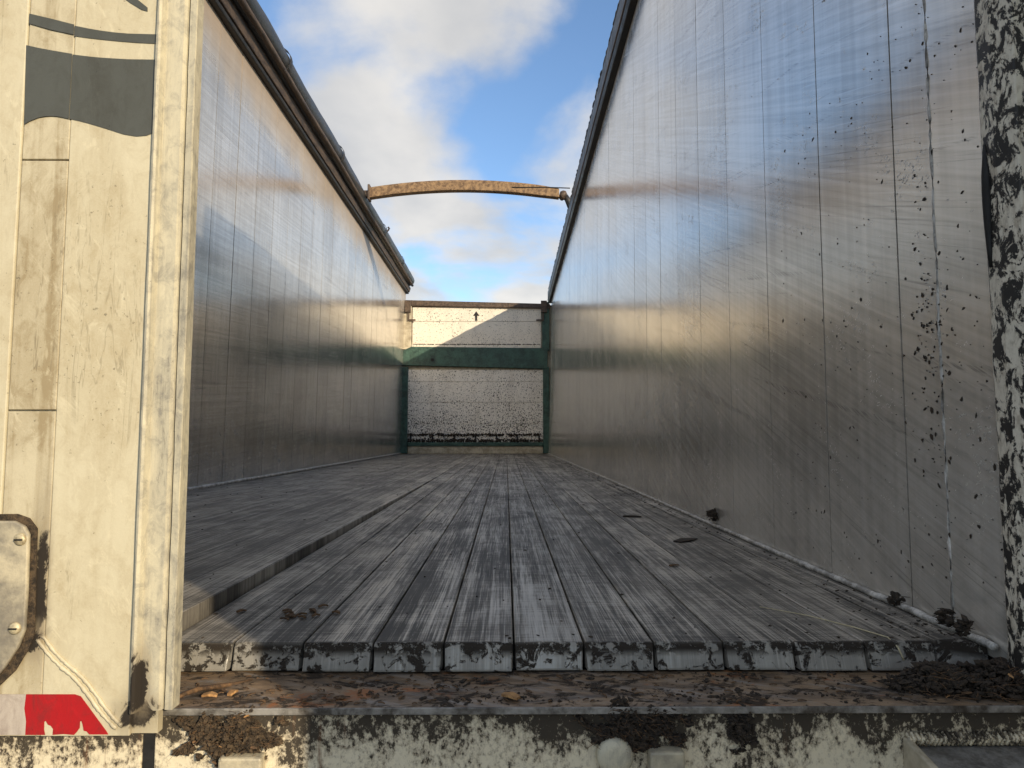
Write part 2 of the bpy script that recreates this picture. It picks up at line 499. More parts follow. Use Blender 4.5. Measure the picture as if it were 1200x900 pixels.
M['soil'] = mat_simple("black_peat_soil", (0.010, 0.008, 0.006), (0.060, 0.042, 0.028), 150, 0.95)
M['bark'] = mat_simple("brown_bark", (0.045, 0.026, 0.014), (0.17, 0.095, 0.045), 80, 0.85)
M['chip'] = mat_simple("orange_wood_chip", (0.22, 0.11, 0.04), (0.48, 0.27, 0.11), 90, 0.8)
M['straw'] = mat_simple("pale_straw", (0.42, 0.36, 0.22), (0.66, 0.58, 0.38), 120, 0.6)
M['decal'] = mat_paint("dark_grey_print", (0.080, 0.083, 0.070), (0.052, 0.052, 0.042), 0.6, 1.0, 0.4, 0.3)
M['tape_red'] = mat_paint("red_reflective_tape", (0.40, 0.014, 0.018), (0.17, 0.022, 0.020), 0.9, 1.4, 0.28, 0.2)
M['tape_white'] = mat_paint("worn_reflective_tape", (0.50, 0.44, 0.38), (0.26, 0.20, 0.17), 0.7, 1.4, 0.35, 0.4)
M['lip'] = mat_simple("scraped_lip_steel", (0.035, 0.026, 0.018), (0.34, 0.32, 0.29), 11, 0.5, 0.2, 0.5, (1, 1, 1))
M['plate'] = mat_simple("flaking_plate_paint", (0.23, 0.205, 0.165), (0.58, 0.51, 0.36), 9, 0.55, 0.1, 0.5, (1, 1, 0.7), 0.004)
M['grime'] = mat_simple("black_caked_grime", (0.020, 0.014, 0.009), (0.13, 0.088, 0.050), 120, 0.92, 0, 0.8, (1, 1, 1), 0.005)
M['brass'] = mat_simple("dull_bolt_steel", (0.26, 0.20, 0.12), (0.62, 0.54, 0.36), 60, 0.45, 0.3)
M['asphalt'] = mat_simple("yard_asphalt", (0.035, 0.034, 0.033), (0.075, 0.072, 0.068), 3, 0.9, 0, 0.5)
M['tyre'] = mat_simple("tyre_rubber", (0.012, 0.012, 0.012), (0.03, 0.03, 0.03), 20, 0.8)


# ------------------------------------------------------------------ mesh helpers
class MB:
    def __init__(s):
        s.v, s.f = [], []

    def add(s, vs, fs):
        o = len(s.v)
        s.v += [tuple(v) for v in vs]
        s.f += [tuple(i + o for i in f) for f in fs]
        return s

    def box(s, x0, x1, y0, y1, z0, z1):
        return s.add([(x0, y0, z0), (x1, y0, z0), (x1, y1, z0), (x0, y1, z0), (x0, y0, z1), (x1, y0, z1), (x1, y1, z1), (x0, y1, z1)],
                     [(0, 3, 2, 1), (4, 5, 6, 7), (0, 1, 5, 4), (1, 2, 6, 5), (2, 3, 7, 6), (3, 0, 4, 7)])

    def hexa(s, a, b):
        """Eight corners: quad a and quad b in the same order."""
        return s.add(list(a) + list(b), [(0, 3, 2, 1), (4, 5, 6, 7), (0, 1, 5, 4), (1, 2, 6, 5), (2, 3, 7, 6), (3, 0, 4, 7)])

    def prism(s, pts, depth):
        """Outline (list of Vectors) pushed along the vector depth."""
        n = len(pts)
        d = Vector(depth)
        vs = list(pts) + [p + d for p in pts]
        fs = [tuple(range(n)), tuple(range(2 * n - 1, n - 1, -1))]
        fs += [(i, i + n, (i + 1) % n + n, (i + 1) % n) for i in range(n)]
        return s.add(vs, fs)

    def tube(s, pts, rad, seg=10, caps=True):
        pts = [Vector(p) for p in pts]
        n = len(pts)
        rs = rad if isinstance(rad, (list, tuple)) else [rad] * n
        vs, fs = [], []
        up = Vector((0, 0, 1))
        for i, p in enumerate(pts):
            tan = (pts[min(i + 1, n - 1)] - pts[max(i - 1, 0)]).normalized()
            a = tan.cross(up)
            if a.length < 1e-3:
                a = tan.cross(Vector((1, 0, 0)))
            a.normalize()
            b = a.cross(tan)
            for k in range(seg):
                th = 2 * math.pi * k / seg
                vs.append(p + (a * math.cos(th) + b * math.sin(th)) * rs[i])
        for i in range(n - 1):
            for k in range(seg):
                k2 = (k + 1) % seg
                fs.append((i * seg + k, i * seg + k2, (i + 1) * seg + k2, (i + 1) * seg + k))
        if caps:
            fs.append(tuple(range(seg - 1, -1, -1)))
            fs.append(tuple(range((n - 1) * seg, n * seg)))
        return s.add(vs, fs)

    def blob(s, c, rx, ry, rz, rot=None, jag=0.35):
        """Irregular lump from an icosahedron."""
        p = (1 + 5 ** .5) / 2
        base = [(-1, p, 0), (1, p, 0), (-1, -p, 0), (1, -p, 0), (0, -1, p), (0, 1, p), (0, -1, -p), (0, 1, -p), (p, 0, -1), (p, 0, 1), (-p, 0, -1), (-p, 0, 1)]
        fs = [(0, 11, 5), (0, 5, 1), (0, 1, 7), (0, 7, 10), (0, 10, 11), (1, 5, 9), (5, 11, 4), (11, 10, 2), (10, 7, 6), (7, 1, 8),
              (3, 9, 4), (3, 4, 2), (3, 2, 6), (3, 6, 8), (3, 8, 9), (4, 9, 5), (2, 4, 11), (6, 2, 10), (8, 6, 7), (9, 8, 1)]
        q = rot or Matrix.Rotation(random.uniform(0, 6.28), 3, 'Z')
        vs = []
        for b in base:
            k = (1 / 1.902) * (1 + random.uniform(-jag, jag))
            vs.append(Vector(c) + q @ Vector((b[0] * rx * k, b[1] * ry * k, b[2] * rz * k)))
        return s.add(vs, fs)

    def flake(s, c, l, w, h, q):
        """A thin bent chip."""
        k = [Vector((-l, -w * .6, 0)), Vector((0, -w, h * .7)), Vector((l, -w * .5, 0)), Vector((l * .9, w * .5, 0)), Vector((0, w, h * .7)), Vector((-l, w * .7, 0))]
        vs = [Vector(c) + q @ p for p in k] + [Vector(c) + q @ (p + Vector((0, 0, h))) for p in k]
        return s.add(vs, [(0, 5, 4, 1), (1, 4, 3, 2), (6, 7, 10, 11), (7, 8, 9, 10), (0, 1, 7, 6), (1, 2, 8, 7), (2, 3, 9, 8), (3, 4, 10, 9), (4, 5, 11, 10), (5, 0, 6, 11)])

    def mesh(s, name, mat, smooth=False):
        me = bpy.data.meshes.new(name)
        me.from_pydata(s.v, [], s.f)
        me.update()
        if mat is not None:
            me.materials.append(M[mat])
        if smooth:
            for p in me.polygons:
                p.use_smooth = True
        return me

    def build(s, name, mat, parent=None, smooth=False, bevel=0.0, seg=2, label=None):
        o = bpy.data.objects.new(name, s.mesh(name, mat, smooth))
        COL.objects.link(o)
        if parent is not None:
            o.parent = parent
        if bevel:
            b = o.modifiers.new("bevel", 'BEVEL')
            b.width = bevel
            b.segments = seg
            b.limit_method = 'ANGLE'
            b.angle_limit = R(35)
        if label:
            o["label"] = label
        return o


def empty(name, label, cat, loc=(0, 0, 0), group=None):
    o = bpy.data.objects.new(name, None)
    COL.objects.link(o)
    o.location = loc
    o["label"], o["category"] = label, cat
    if group:
        o["group"] = group
    return o


def tag(o, label, cat, group=None, kind=None):
    o["label"], o["category"] = label, cat
    if group:
        o["group"] = group
    if kind:
        o["kind"] = kind
    return o


def rq():
    return Matrix.Rotation(random.uniform(0, 6.28), 3, 'Z') @ Matrix.Rotation(random.uniform(-.5, .5), 3, 'X') @ Matrix.Rotation(random.uniform(-.5, .5), 3, 'Y')


def lerp(a, b, t):
    return a + (b - a) * t


# ------------------------------------------------------------------ the yard
g = MB().add([(-1500, -1500, 0), (1500, -1500, 0), (1500, 1500, 0), (-1500, 1500, 0)], [(0, 1, 2, 3)]).build("ground", 'asphalt')
g["kind"] = "structure"

# ------------------------------------------------------------------ the trailer
trailer = empty("semi_trailer", "open-top semi trailer with bare aluminium walls, seen from its tail into the slatted hold", "trailer", (0, 0, 0))
Y0, Y1 = 0.95, 11.40                     # tail and bulkhead
XL, XR = -1.75, 0.70                     # inner faces at floor height


def wall_x(side, y, z):
    """Inner face of a side wall; the long walls bow a little."""
    k = (y - Y0) / (Y1 - Y0)
    h = (z - FLOOR) / 2.7
    if side > 0:
        return XR + h * lerp(0.0, 0.065, k)
    return XL + h * lerp(0.045, 0.055, k)


def wall_top(side, y):
    k = (y - Y0) / (Y1 - Y0)
    return ZC + (lerp(2.40, 2.24, k) if side > 0 else lerp(2.50, 2.39, k))


def wall_panel(side, ya, yb, parent, seed):
    nz, ny = 16, 4
    gap = 0.0017 if side > 0 else 0.0030
    ya, yb = ya + gap, yb - gap
    vs, fs = [], []
    w = ny + 1
    off = random.uniform(-0.0005, 0.0005)
    tilt = random.gauss(0, 0.0011)
    for i in range(nz + 1):
        for j in range(w):
            y = lerp(ya, yb, j / ny)
            z = lerp(FLOOR - 0.01, wall_top(side, y) + 0.02, i / nz)
            d = off + tilt * (y - (ya + yb) / 2) + 0.0008 * mnoise.noise(Vector((seed * 3.1, y * 2.5, z * 1.3)))
            vs.append((wall_x(side, y, z) - side * d, y, z))
    for i in range(nz):
        for j in range(w - 1):
            q = (i * w + j, i * w + j + 1, (i + 1) * w + j + 1, (i + 1) * w + j)
            fs.append(q if side > 0 else q[::-1])
    for j in (0, w - 1):                      # returned edges, their own vertices so the face stays flat
        o = len(vs)
        for i in range(nz + 1):
            p = vs[i * w + j]
            vs += [p, (p[0] + side * 0.007, p[1], p[2])]
        for i in range(nz):
            q = (o + 2 * i, o + 2 * i + 1, o + 2 * i + 3, o + 2 * i + 2)
            fs.append(q if (j == 0) == (side > 0) else q[::-1])
    return MB().add(vs, fs).build("wall_panel", 'wall_r' if side > 0 else 'wall_l', parent, smooth=True)


for side in (1, -1):
    # the wall's outer skin, 3 cm behind the cladding
    vs, fs = [], []
    for i in range(25):
        y = lerp(Y0 - 0.01, Y1 + 0.05, i / 24)
        for (o, z) in ((0.009, FLOOR - 0.05), (0.045, FLOOR - 0.05), (0.045, wall_top(side, y) + 0.03), (0.009, wall_top(side, y) + 0.03)):
            vs.append((wall_x(side, y, z) + side * o, y, z))
    for i in range(24):
        for k in range(4):
            q = (i * 4 + k, i * 4 + (k + 1) % 4, (i + 1) * 4 + (k + 1) % 4, (i + 1) * 4 + k)
            fs.append(q if side < 0 else q[::-1])
    fs += [(0, 1, 2, 3), (96, 97, 98, 99)]
    wall = MB().add(vs, fs).build("side_wall", 'black_rail', trailer)
    if side > 0:
        seams = [0.945, 1.087, 1.194] + [1.485 + 0.3165 * k for k in range(0, 32)]
    else:
        seams = [0.96 + 0.338 * 0.0] + [3.916 - 0.338 * k for k in range(8, -1, -1)] + [3.916 + 0.338 * k for k in range(1, 24)]
    seams = [s for s in seams if s < Y1 - 0.08] + [Y1 + 0.03]
    for i in range(len(seams) - 1):
        wall_panel(side, seams[i], seams[i + 1], wall, i + (50 if side > 0 else 0))

# weld bead near the tail of the right wall
pts, rad = [], []
n = 110
for i in range(n):
    z = lerp(FLOOR + 0.02, ZC + 2.3, i / (n - 1))
    pts.append((wall_x(1, 1.087, z) + 0.0005, 1.087 + random.uniform(-.0012, .0012), z))
    rad.append(random.uniform(0.0022, 0.0036))
MB().tube(pts, rad, 8).build("weld_seam", 'alu_strip', trailer, smooth=True)

# tail post on the right
mb = MB()
pv = []
nz = 60
for i in range(nz + 1):
    z = lerp(ZC - 0.46, ZC + 2.62, i / nz)
    b = 0.0018 * mnoise.noise(Vector((1, 2, z * 16)))
    for (x, y) in ((XR + 0.001 + b, 0.972), (XR - 0.005 + b, 0.962), (XR - 0.006 + b, 0.935), (XR + 0.004, 0.905), (XR + 0.09, 0.900), (XR + 0.09, 0.972)):
        pv.append((x, y, z))
fs = [(i * 6 + k, i * 6 + (k + 1) % 6, (i + 1) * 6 + (k + 1) % 6, (i + 1) * 6 + k) for i in range(nz) for k in range(6)]
mb.add(pv, fs + [(5, 4, 3, 2, 1, 0), tuple(nz * 6 + k for k in range(6))])
MB.build(mb, "tail_post", 'post', trailer, bevel=0.002)
# tail post behind the closed left door
MB().box(XL - 0.06, XL + 0.005, 0.90, 0.965, ZC - 0.46, ZC + 2.62).build("tail_post", 'frame', trailer, bevel=0.003)
# dark rubber lip bulging from the post
MB().tube([(XR - 0.006, 0.956, ZC + lerp(0.42, 0.24, k / 8)) for k in range(9)], [0.002, 0.004, 0.006, 0.0065, 0.0065, 0.006, 0.005, 0.004, 0.002], 8).build("rubber_seal", 'black', trailer, smooth=True)

# --- floor -----------------------------------------------------------------
under = MB().box(XL - 0.02, XR + 0.02, 1.03, Y1, FLOOR - 0.085, FLOOR - 0.052)
floor = under.build("walking_floor", 'black', trailer)
SW = 0.1045


def slat(xa, xb, nose_y, lift0, gap, wob):
    mb = MB()
    vs, fs = [], []
    rows = []
    for (y, dz, thick) in ((nose_y - 0.016, -0.034, 1), (nose_y - 0.0125, -0.024, 1), (nose_y - 0.005, -0.0055, 1), (nose_y - 0.001, -0.0008, 0), (nose_y + 0.004, 0, 0)):
        rows.append((y, dz))
    for y in (1.25, 1.6, 2.2, 3.0, 4.0, 5.2, 7.0, 9.0, Y1 - 0.03):
        rows.append((y, 0))
    xa, xb = xa + gap / 2, xb - gap / 2
    prof = [(xa, -0.045), (xa, -0.0014), (xa + 0.0014, 0.0), (lerp(xa, xb, .5), 0.0004), (xb - 0.0014, 0.0), (xb, -0.0014), (xb, -0.045)]
    m = len(prof)
    for (y, dz) in rows:
        lift = lift0 * max(0.0, 1 - (y - 1.0) / 3.8)
        ins = 0.0022 if dz < -0.02 else (0.001 if dz < -0.004 else 0)
        for (x, pz) in prof:
            x += ins if x < (xa + xb) / 2 - .01 else (-ins if x > (xa + xb) / 2 + .01 else 0)
            z = FLOOR + lift + wob * math.sin(y * 1.3 + xa * 9) * 0.5 + pz + (dz if pz > -0.04 else 0.009 + (0.0 if dz > -0.03 else 0.0005))
            if pz < -0.04:
                z = FLOOR + lift - 0.0365
            vs.append((x, y, z))
    for i in range(len(rows) - 1):
        for k in range(m - 1):
            fs.append((i * m + k, i * m + k + 1, (i + 1) * m + k + 1, (i + 1) * m + k)[::-1])
    fs.append(tuple(range(m)))
    mb.add(vs, fs)
    return mb.build("floor_slat", 'slat', floor)


for k in range(11):
    xb = 0.639 - k * SW
    slat(xb - SW, xb, 1.047 + random.uniform(-.005, .006), 0.0, 0.0030, random.uniform(-.0012, .0012))
for k in range(11, 23):
    xb = 0.639 - k * SW
    xa = max(xb - SW, XL + 0.004)
    slat(xa, xb - (0.003 if k == 11 else 0), 1.040 + random.uniform(-.003, .004), 0.029, 0.004 if k in (16, 20) else 0.0018, random.uniform(-.0006, .0006))
# fixed strip between the last slat and the right wall, and the pale sealing strips at the wall feet
mb = MB()
mb.hexa([(0.642, 1.036, FLOOR - 0.036), (0.699, 1.005, FLOOR - 0.036), (0.699, Y1 - 0.03, FLOOR - 0.036), (0.642, Y1 - 0.03, FLOOR - 0.036)],
        [(0.642, 1.048, FLOOR + 0.001), (0.699, 1.012, FLOOR + 0.005), (0.699, Y1 - 0.03, FLOOR + 0.005), (0.642, Y1 - 0.03, FLOOR + 0.001)])
mb.build("edge_strip", 'slat', floor, bevel=0.002)
for side in (1, -1):
    pts, rad = [], []
    yy = 0.985
    while yy < Y1 - 0.05:
        x = (XR - 0.0075) if side > 0 else (XL + 0.012)
        pts.append((x + random.uniform(-.0012, .0012), yy, FLOOR + (0.0095 if side > 0 else 0.012) + random.uniform(-.001, .001)))
        rad.append((0.0062 if side > 0 else 0.011) * random.uniform(0.92, 1.06))
        yy += 0.012 + 0.03 * (yy - 0.9) / 3
    MB().tube(pts, rad, 8).build("sealing_strip", 'alu_strip', floor, smooth=True)

# --- bulkhead at the front -------------------------------------------------
YB = Y1
u = YB / 800.0


def zpx(y):                    # height of a photo row on the bulkhead
    return ZC + (510 - y) * u


def xpx(x):
    return (x - 593) * u


bulk = MB().box(XL - 0.05, XR + 0.12, YB + 0.012, YB + 0.06, FLOOR - 0.06, zpx(356)).build("bulkhead", 'frame', trailer)
# lower boards
rows = [519, 497.0, 471.5, 447.5, 433]
for i in range(4):
    MB().box(xpx(477.5), xpx(637), YB - 0.012, YB + 0.01, zpx(rows[i]) + 0.002, zpx(rows[i + 1]) - 0.002).build("bulkhead_board", 'board_low', bulk, bevel=0.004)
# upper boards
rows = [405, 376, 359]
for i in range(2):
    MB().box(xpx(482.5), xpx(634.5), YB - 0.012, YB + 0.01, zpx(rows[i]) + 0.002, zpx(rows[i + 1]) - 0.002).build("bulkhead_board", 'board_up', bulk, bevel=0.004)
# white ledge under the upper boards, dark soil line above it
mb = MB()
mb.box(xpx(482), xpx(634), YB - 0.032, YB + 0.008, zpx(407.5), zpx(403.8))
mb.build("ledge", 'board_up', bulk, bevel=0.004)
mb = MB()
for i in range(230):
    x = random.uniform(xpx(483), xpx(633))
    mb.blob((x, YB - 0.022, zpx(403.8) + 0.004), random.uniform(.008, .024), 0.010, random.uniform(.005, .014), jag=.4)
mb.build("soil_line", 'soil', bulk)["kind"] = "stuff"
# green cross beam
mb = MB()
mb.prism([Vector((xpx(472.0), YB - 0.07, zpx(428.5))), Vector((xpx(641.5), YB - 0.07, zpx(432.5))), Vector((xpx(642.0), YB - 0.07, zpx(409))), Vector((xpx(636), YB - 0.07, zpx(408))), Vector((xpx(482), YB - 0.07, zpx(406.5))), Vector((xpx(472.5), YB - 0.07, zpx(411)))], (0, 0.078, 0))
mb.build("cross_beam", 'green', bulk, bevel=0.008)
# green frame: posts, bottom rail
for (a, b) in ((467.5, 478.2), (636.2, 643.5)):
    MB().box(xpx(a), xpx(b), YB - 0.055, YB + 0.011, zpx(531), zpx(430)).build("corner_post", 'green', bulk, bevel=0.008)
MB().box(xpx(478.5), xpx(636), YB - 0.05, YB + 0.011, zpx(522.5), zpx(518.2)).build("bottom_rail", 'green', bulk, bevel=0.006)
MB().box(xpx(478.5), xpx(636), YB - 0.03, YB + 0.011, zpx(531.5), zpx(523)).build("kick_plate", 'frame', bulk, bevel=0.006)
# upper posts: pale left, greenish right
MB().box(xpx(471), xpx(481.6), YB - 0.05, YB + 0.011, zpx(409.5), zpx(353)).build("upper_post", 'frame', bulk, bevel=0.006)
MB().box(xpx(635.6), xpx(644), YB - 0.05, YB + 0.011, zpx(411), zpx(353)).build("upper_post", 'green', bulk, bevel=0.006)
# capping along the top
mb = MB()
mb.hexa([(xpx(474), YB - 0.06, zpx(358)), (xpx(645), YB - 0.06, zpx(361)), (xpx(645), YB + 0.07, zpx(361)), (xpx(474), YB + 0.07, zpx(358))],
        [(xpx(474), YB - 0.06, zpx(351)), (xpx(645), YB - 0.06, zpx(355.3)), (xpx(645), YB + 0.07, zpx(355.3)), (xpx(474), YB + 0.07, zpx(351))])
mb.build("top_cap", 'rail', bulk, bevel=0.012)
# soil lodged along the foot of the boards, with upright stops
mb = MB()
for i in range(420):
    x = random.uniform(xpx(479), xpx(635))
    mb.blob((x, YB - 0.02, zpx(509.5) + random.gauss(0, .010)), random.uniform(.008, .022), 0.012, random.uniform(.006, .016), jag=.4)
for i in range(380):
    x = random.uniform(xpx(479), xpx(635))
    mb.blob((x, YB - 0.03, zpx(517.5) + abs(random.gauss(0, .022))), random.uniform(.008, .022), 0.014, random.uniform(.006, .018), jag=.4)
mb.build("soil_line", 'soil', bulk)["kind"] = "stuff"
for x in (482, 507.5, 532.5, 557.5, 582, 606, 631.5):
    MB().box(xpx(x) - 0.013, xpx(x) + 0.013, YB - 0.035, YB - 0.011, zpx(519), zpx(509.5)).build("stop", 'black', bulk, bevel=0.004)
# hooks in the upper corners and the arrow bracket
for (x, s) in ((477.5, 1), (637.5, -1)):
    mb = MB()
    X = xpx(x)
    mb.box(X - 0.05, X + 0.05, YB - 0.10, YB - 0.052, zpx(366), zpx(352))
    mb.box(X + s * 0.012 - 0.012, X + s * 0.012 + 0.012, YB - 0.085, YB - 0.052, zpx(374), zpx(366.05))
    mb.box(min(X, X + s * 0.13), max(X, X + s * 0.13), YB - 0.085, YB - 0.055, zpx(376), zpx(374.05))
    mb.build("latch", 'rail', bulk, bevel=0.005)
A = lambda x, y: Vector((xpx(x), YB - 0.013, zpx(y)))
MB().prism([A(557.8, 364), A(561.3, 369), A(558.9, 369), A(558.9, 375), A(556.7, 375), A(556.7, 369), A(554.3, 369)], (0, -0.012, 0)).build("arrow_mark", 'black', bulk)
MB().box(xpx(505), xpx(508.5), YB - 0.09, YB - 0.0705, zpx(423.5), zpx(420.5)).build("bolt", 'black', bulk, bevel=0.004)

# --- top rails ---------------------------------------------------------------
def rail_pt(side, y, dx, dz):
    zt = wall_top(side, y)
    return (wall_x(side, y, zt) - side * dx, y, zt + dz)


def rail_section(side, prof, name, mat, ya=Y0 - 0.06, yb=Y1 + 0.06, bevel=0.004):
    m = len(prof)
    ys = [lerp(ya, yb, i / 40) for i in range(41)]
    vs = []
    for y in ys:
        for (dx, dz) in prof:
            vs.append(rail_pt(side, y, dx + 0.003 * mnoise.noise(Vector((y * 1.7, 0, side))), dz))
    fs = []
    for i in range(len(ys) - 1):
        for k in range(m):
            q = (i * m + k, i * m + (k + 1) % m, (i + 1) * m + (k + 1) % m, (i + 1) * m + k)
            fs.append(q if side < 0 else q[::-1])
    fs += [tuple(range(m)), tuple(range((len(ys) - 1) * m, len(ys) * m))]
    return MB().add(vs, fs).build(name, mat, trailer, bevel=bevel)


rail_section(-1, [(-0.05, 0.0), (0.040, 0.0), (0.046, 0.012), (0.046, 0.028), (-0.05, 0.028)], "rail_foot", 'black_rail')
rail_section(-1, [(-0.05, 0.029), (0.058, 0.029), (0.074, 0.085), (0.074, 0.108), (-0.05, 0.108)], "top_rail", 'rail')
rail_section(1, [(-0.06, 0.0), (0.040, 0.0), (0.050, 0.02), (0.050, 0.195), (0.036, 0.225), (-0.06, 0.225)], "top_rail", 'black_rail')
rail_section(1, [(0.0505, 0.040), (0.058, 0.045), (0.058, 0.060), (0.0505, 0.066)], "rail_lip", 'rail', bevel=0.0)

hem, hr = [], []
y = Y0
while y < Y1:
    p = Vector(rail_pt(1, y, 0.040 + random.uniform(-.003, .005), 0.226 + random.uniform(-.004, .006)))
    hem.append(p)
    hr.append(random.uniform(0.006, 0.013))
    y += 0.035
MB().tube(hem, hr, 7).build("tarpaulin_hem", 'tarp', trailer)

# --- tail sill ---------------------------------------------------------------
YS = 0.909
SZ = ZC - 0.348
MB().box(XL - 0.06, XR + 0.10, YS + 0.012, 1.06, ZC - 0.80, SZ - 0.006).build("tail_sill", 'frame', trailer)
MB().box(XL - 0.055, XR + 0.11, YS - 0.006, 1.045, SZ - 0.005, SZ).build("threshold_plate", 'rust', trailer, bevel=0.002)
MB().box(XL - 0.055, XR + 0.11, YS - 0.0095, YS - 0.0062, SZ - 0.0075, SZ + 0.0012).build("threshold_lip", 'lip', trailer, bevel=0.001)
slot = (at(166, 870, YS).x, at(181, 870, YS).x)
SLZ = at(170, 856, YS).z
mb = MB()
mb.box(XL - 0.06, slot[0], YS, YS + 0.0115, ZC - 0.80, SZ - 0.0055)
mb.build("sill_face", 'sill', trailer, bevel=0.002)
MB().box(slot[1], XR + 0.11, YS, YS + 0.0115, ZC - 0.80, SZ - 0.0055).build("sill_face", 'sill', trailer, bevel=0.002)
MB().box(slot[0] + .0003, slot[1] - .0003, YS + 0.0015, YS + 0.0113, SLZ, SZ - 0.0055).build("slot_bridge", 'sill', trailer)
MB().box(slot[0] + .0003, slot[1] - .0003, YS + 0.003, YS + 0.0117, ZC - 0.80, SLZ - .0002).build("rubber_slot", 'black', trailer)
# grey bumper bracket on the right with its fish-scale weld
mb = MB()
bx0, bx1 = at(1066, 868, YS).x, 0.85
BZ = at(1066, 872, YS).z
mb.hexa([(bx0, 0.800, ZC - 0.60), (bx1, 0.800, ZC - 0.60), (bx1, YS - .001, ZC - 0.60), (bx0, YS - .001, ZC - 0.60)],
        [(bx0, 0.800, BZ - 0.018), (bx1, 0.800, BZ - 0.018), (bx1, YS - .001, BZ), (bx0, YS - .001, BZ)])
mb.build("bumper_bracket", 'steel', trailer, bevel=0.004)
mb = MB()
mb.hexa([(bx0 - 0.010, 0.796, ZC - 0.60), (bx0 - .0005, 0.796, ZC - 0.60), (bx0 - .0005, YS - .001, ZC - 0.60), (bx0 - 0.010, YS - .001, ZC - 0.60)],
        [(bx0 - 0.010, 0.796, BZ - 0.010), (bx0 - .0005, 0.796, BZ - 0.010), (bx0 - .0005, YS - .001, BZ + 0.010), (bx0 - 0.010, YS - .001, BZ + 0.010)])
mb.build("bracket_rim", 'frame', trailer, bevel=0.002)
mb = MB()
x = bx0 - 0.006
while x < bx1:
    mb.tube([(x, YS - 0.002, BZ + 0.016), (x + 0.0035, YS - 0.006, BZ + 0.009), (x - 0.001, YS - 0.006, BZ + 0.001)], [0.0022, 0.0034, 0.0022], 6)
    x += 0.0058
mb.build("weld_seam", 'sill', trailer, smooth=True)
# round lamp-like boss and grey lugs low on the sill
bc = at(722, 890, YS - 0.02)
mb = MB()
mb.tube([(bc.x, YS + 0.0, bc.z), (bc.x, YS - 0.014, bc.z), (bc.x, YS - 0.0175, bc.z), (bc.x, YS - 0.019, bc.z), (bc.x, YS - 0.0193, bc.z)], [0.023, 0.0228, 0.019, 0.012, 0.001], 24)
mb.build("round_boss", 'door_edge', trailer, smooth=True)
MB().box(at(762, 885, YS - .022).x, at(803, 885, YS - .022).x, YS - 0.022, YS - 0.0005, ZC - 0.60, at(780, 882, YS - .022).z).build("lug", 'plate', trailer, bevel=0.003)
MB().box(at(255, 890, YS - .02).x, at(306, 890, YS - .02).x, YS - 0.020, YS - 0.0005, ZC - 0.60, at(280, 889, YS - .02).z).build("lug", 'plate', trailer, bevel=0.003)

# --- closed left rear door ---------------------------------------------------
YD = 0.872
DT = ZC + 2.50
DB = at(60, 863, YD).z
DXE = at(195, 510, YD).x
door = MB().box(-1.80, DXE, YD + 0.006, YD + 0.018, DB + 0.001, DT - 0.002).build("rear_door", 'door', trailer)
DX = [at(x, 510, YD).x for x in (7, 64, 166, 199, 211)]
MB().box(-1.80, DX[0] - 0.0012, YD, YD + 0.0055, DB, DT).build("door_board", 'door', door, bevel=0.002)
J1, J2 = at(35, 481, YD).z, at(45, 187, YD).z
for (a, b) in ((DB, J1 - .001), (J1 + .001, J2 - .0009), (J2 + .0009, DT)):
    MB().box(DX[0] + 0.0004, DX[1] - 0.0006, YD + 0.0008, YD + 0.0055, a, b).build("door_board", 'door_strip', door, bevel=0.0012)
MB().box(DX[1] + 0.0004, DX[2] - 0.0002, YD, YD + 0.0055, DB, DT).build("door_board", 'door', door, bevel=0.0012)
# folded edge of the door: bead, flat, groove, lip
mb = MB()
EB = at(180, 834, YD).z
mb.add([], [])
prof = [(DX[2], YD + 0.0055), (DX[2], YD - 0.001), (DX[2] + 0.002, YD - 0.007), (DX[2] + 0.005, YD - 0.0085), (DX[2] + 0.0075, YD - 0.006), (DX[2] + 0.010, YD + 0.003), (DX[3] - 0.003, YD + 0.003), (DX[3], YD + 0.007), (DX[3] + 0.0015, YD + 0.0155),
        (DX[3] + 0.003, YD + 0.0155), (DX[3] + 0.0035, YD + 0.006), (DX[4] - 0.001, YD + 0.005), (DX[4], YD + 0.0065), (DX[4], YD + 0.024), (DX[2], YD + 0.024)]
nz = 90
m = len(prof)
vs = []
for i in range(nz + 1):
    z = lerp(EB, DT, i / nz)
    for j, (x, y) in enumerate(prof):
        w = 0.0005 * mnoise.noise(Vector((j * 3.3, 4, z * 9))) + (0.0006 * mnoise.noise(Vector((j, 1, z * 33))) if 6 <= j <= 12 else 0)
        vs.append((x + w, y + w, z))
fs = [(i * m + k, i * m + (k + 1) % m, (i + 1) * m + (k + 1) % m, (i + 1) * m + k) for i in range(nz) for k in range(m)]
fs += [tuple(range(m - 1, -1, -1)), tuple(range(nz * m, nz * m + m))]
mb.add(vs, fs)
mb.build("door_edge", 'door_edge', door)
D = lambda x, y, o=0.0: at(x, y, YD - o)
# printed grey wave, stripe and wedge
def decal(outline, name="printed_wave"):
    MB().prism([D(x, y, 0.0004) for (x, y) in outline], (0, -0.0005, 0)).build(name, 'decal', door)


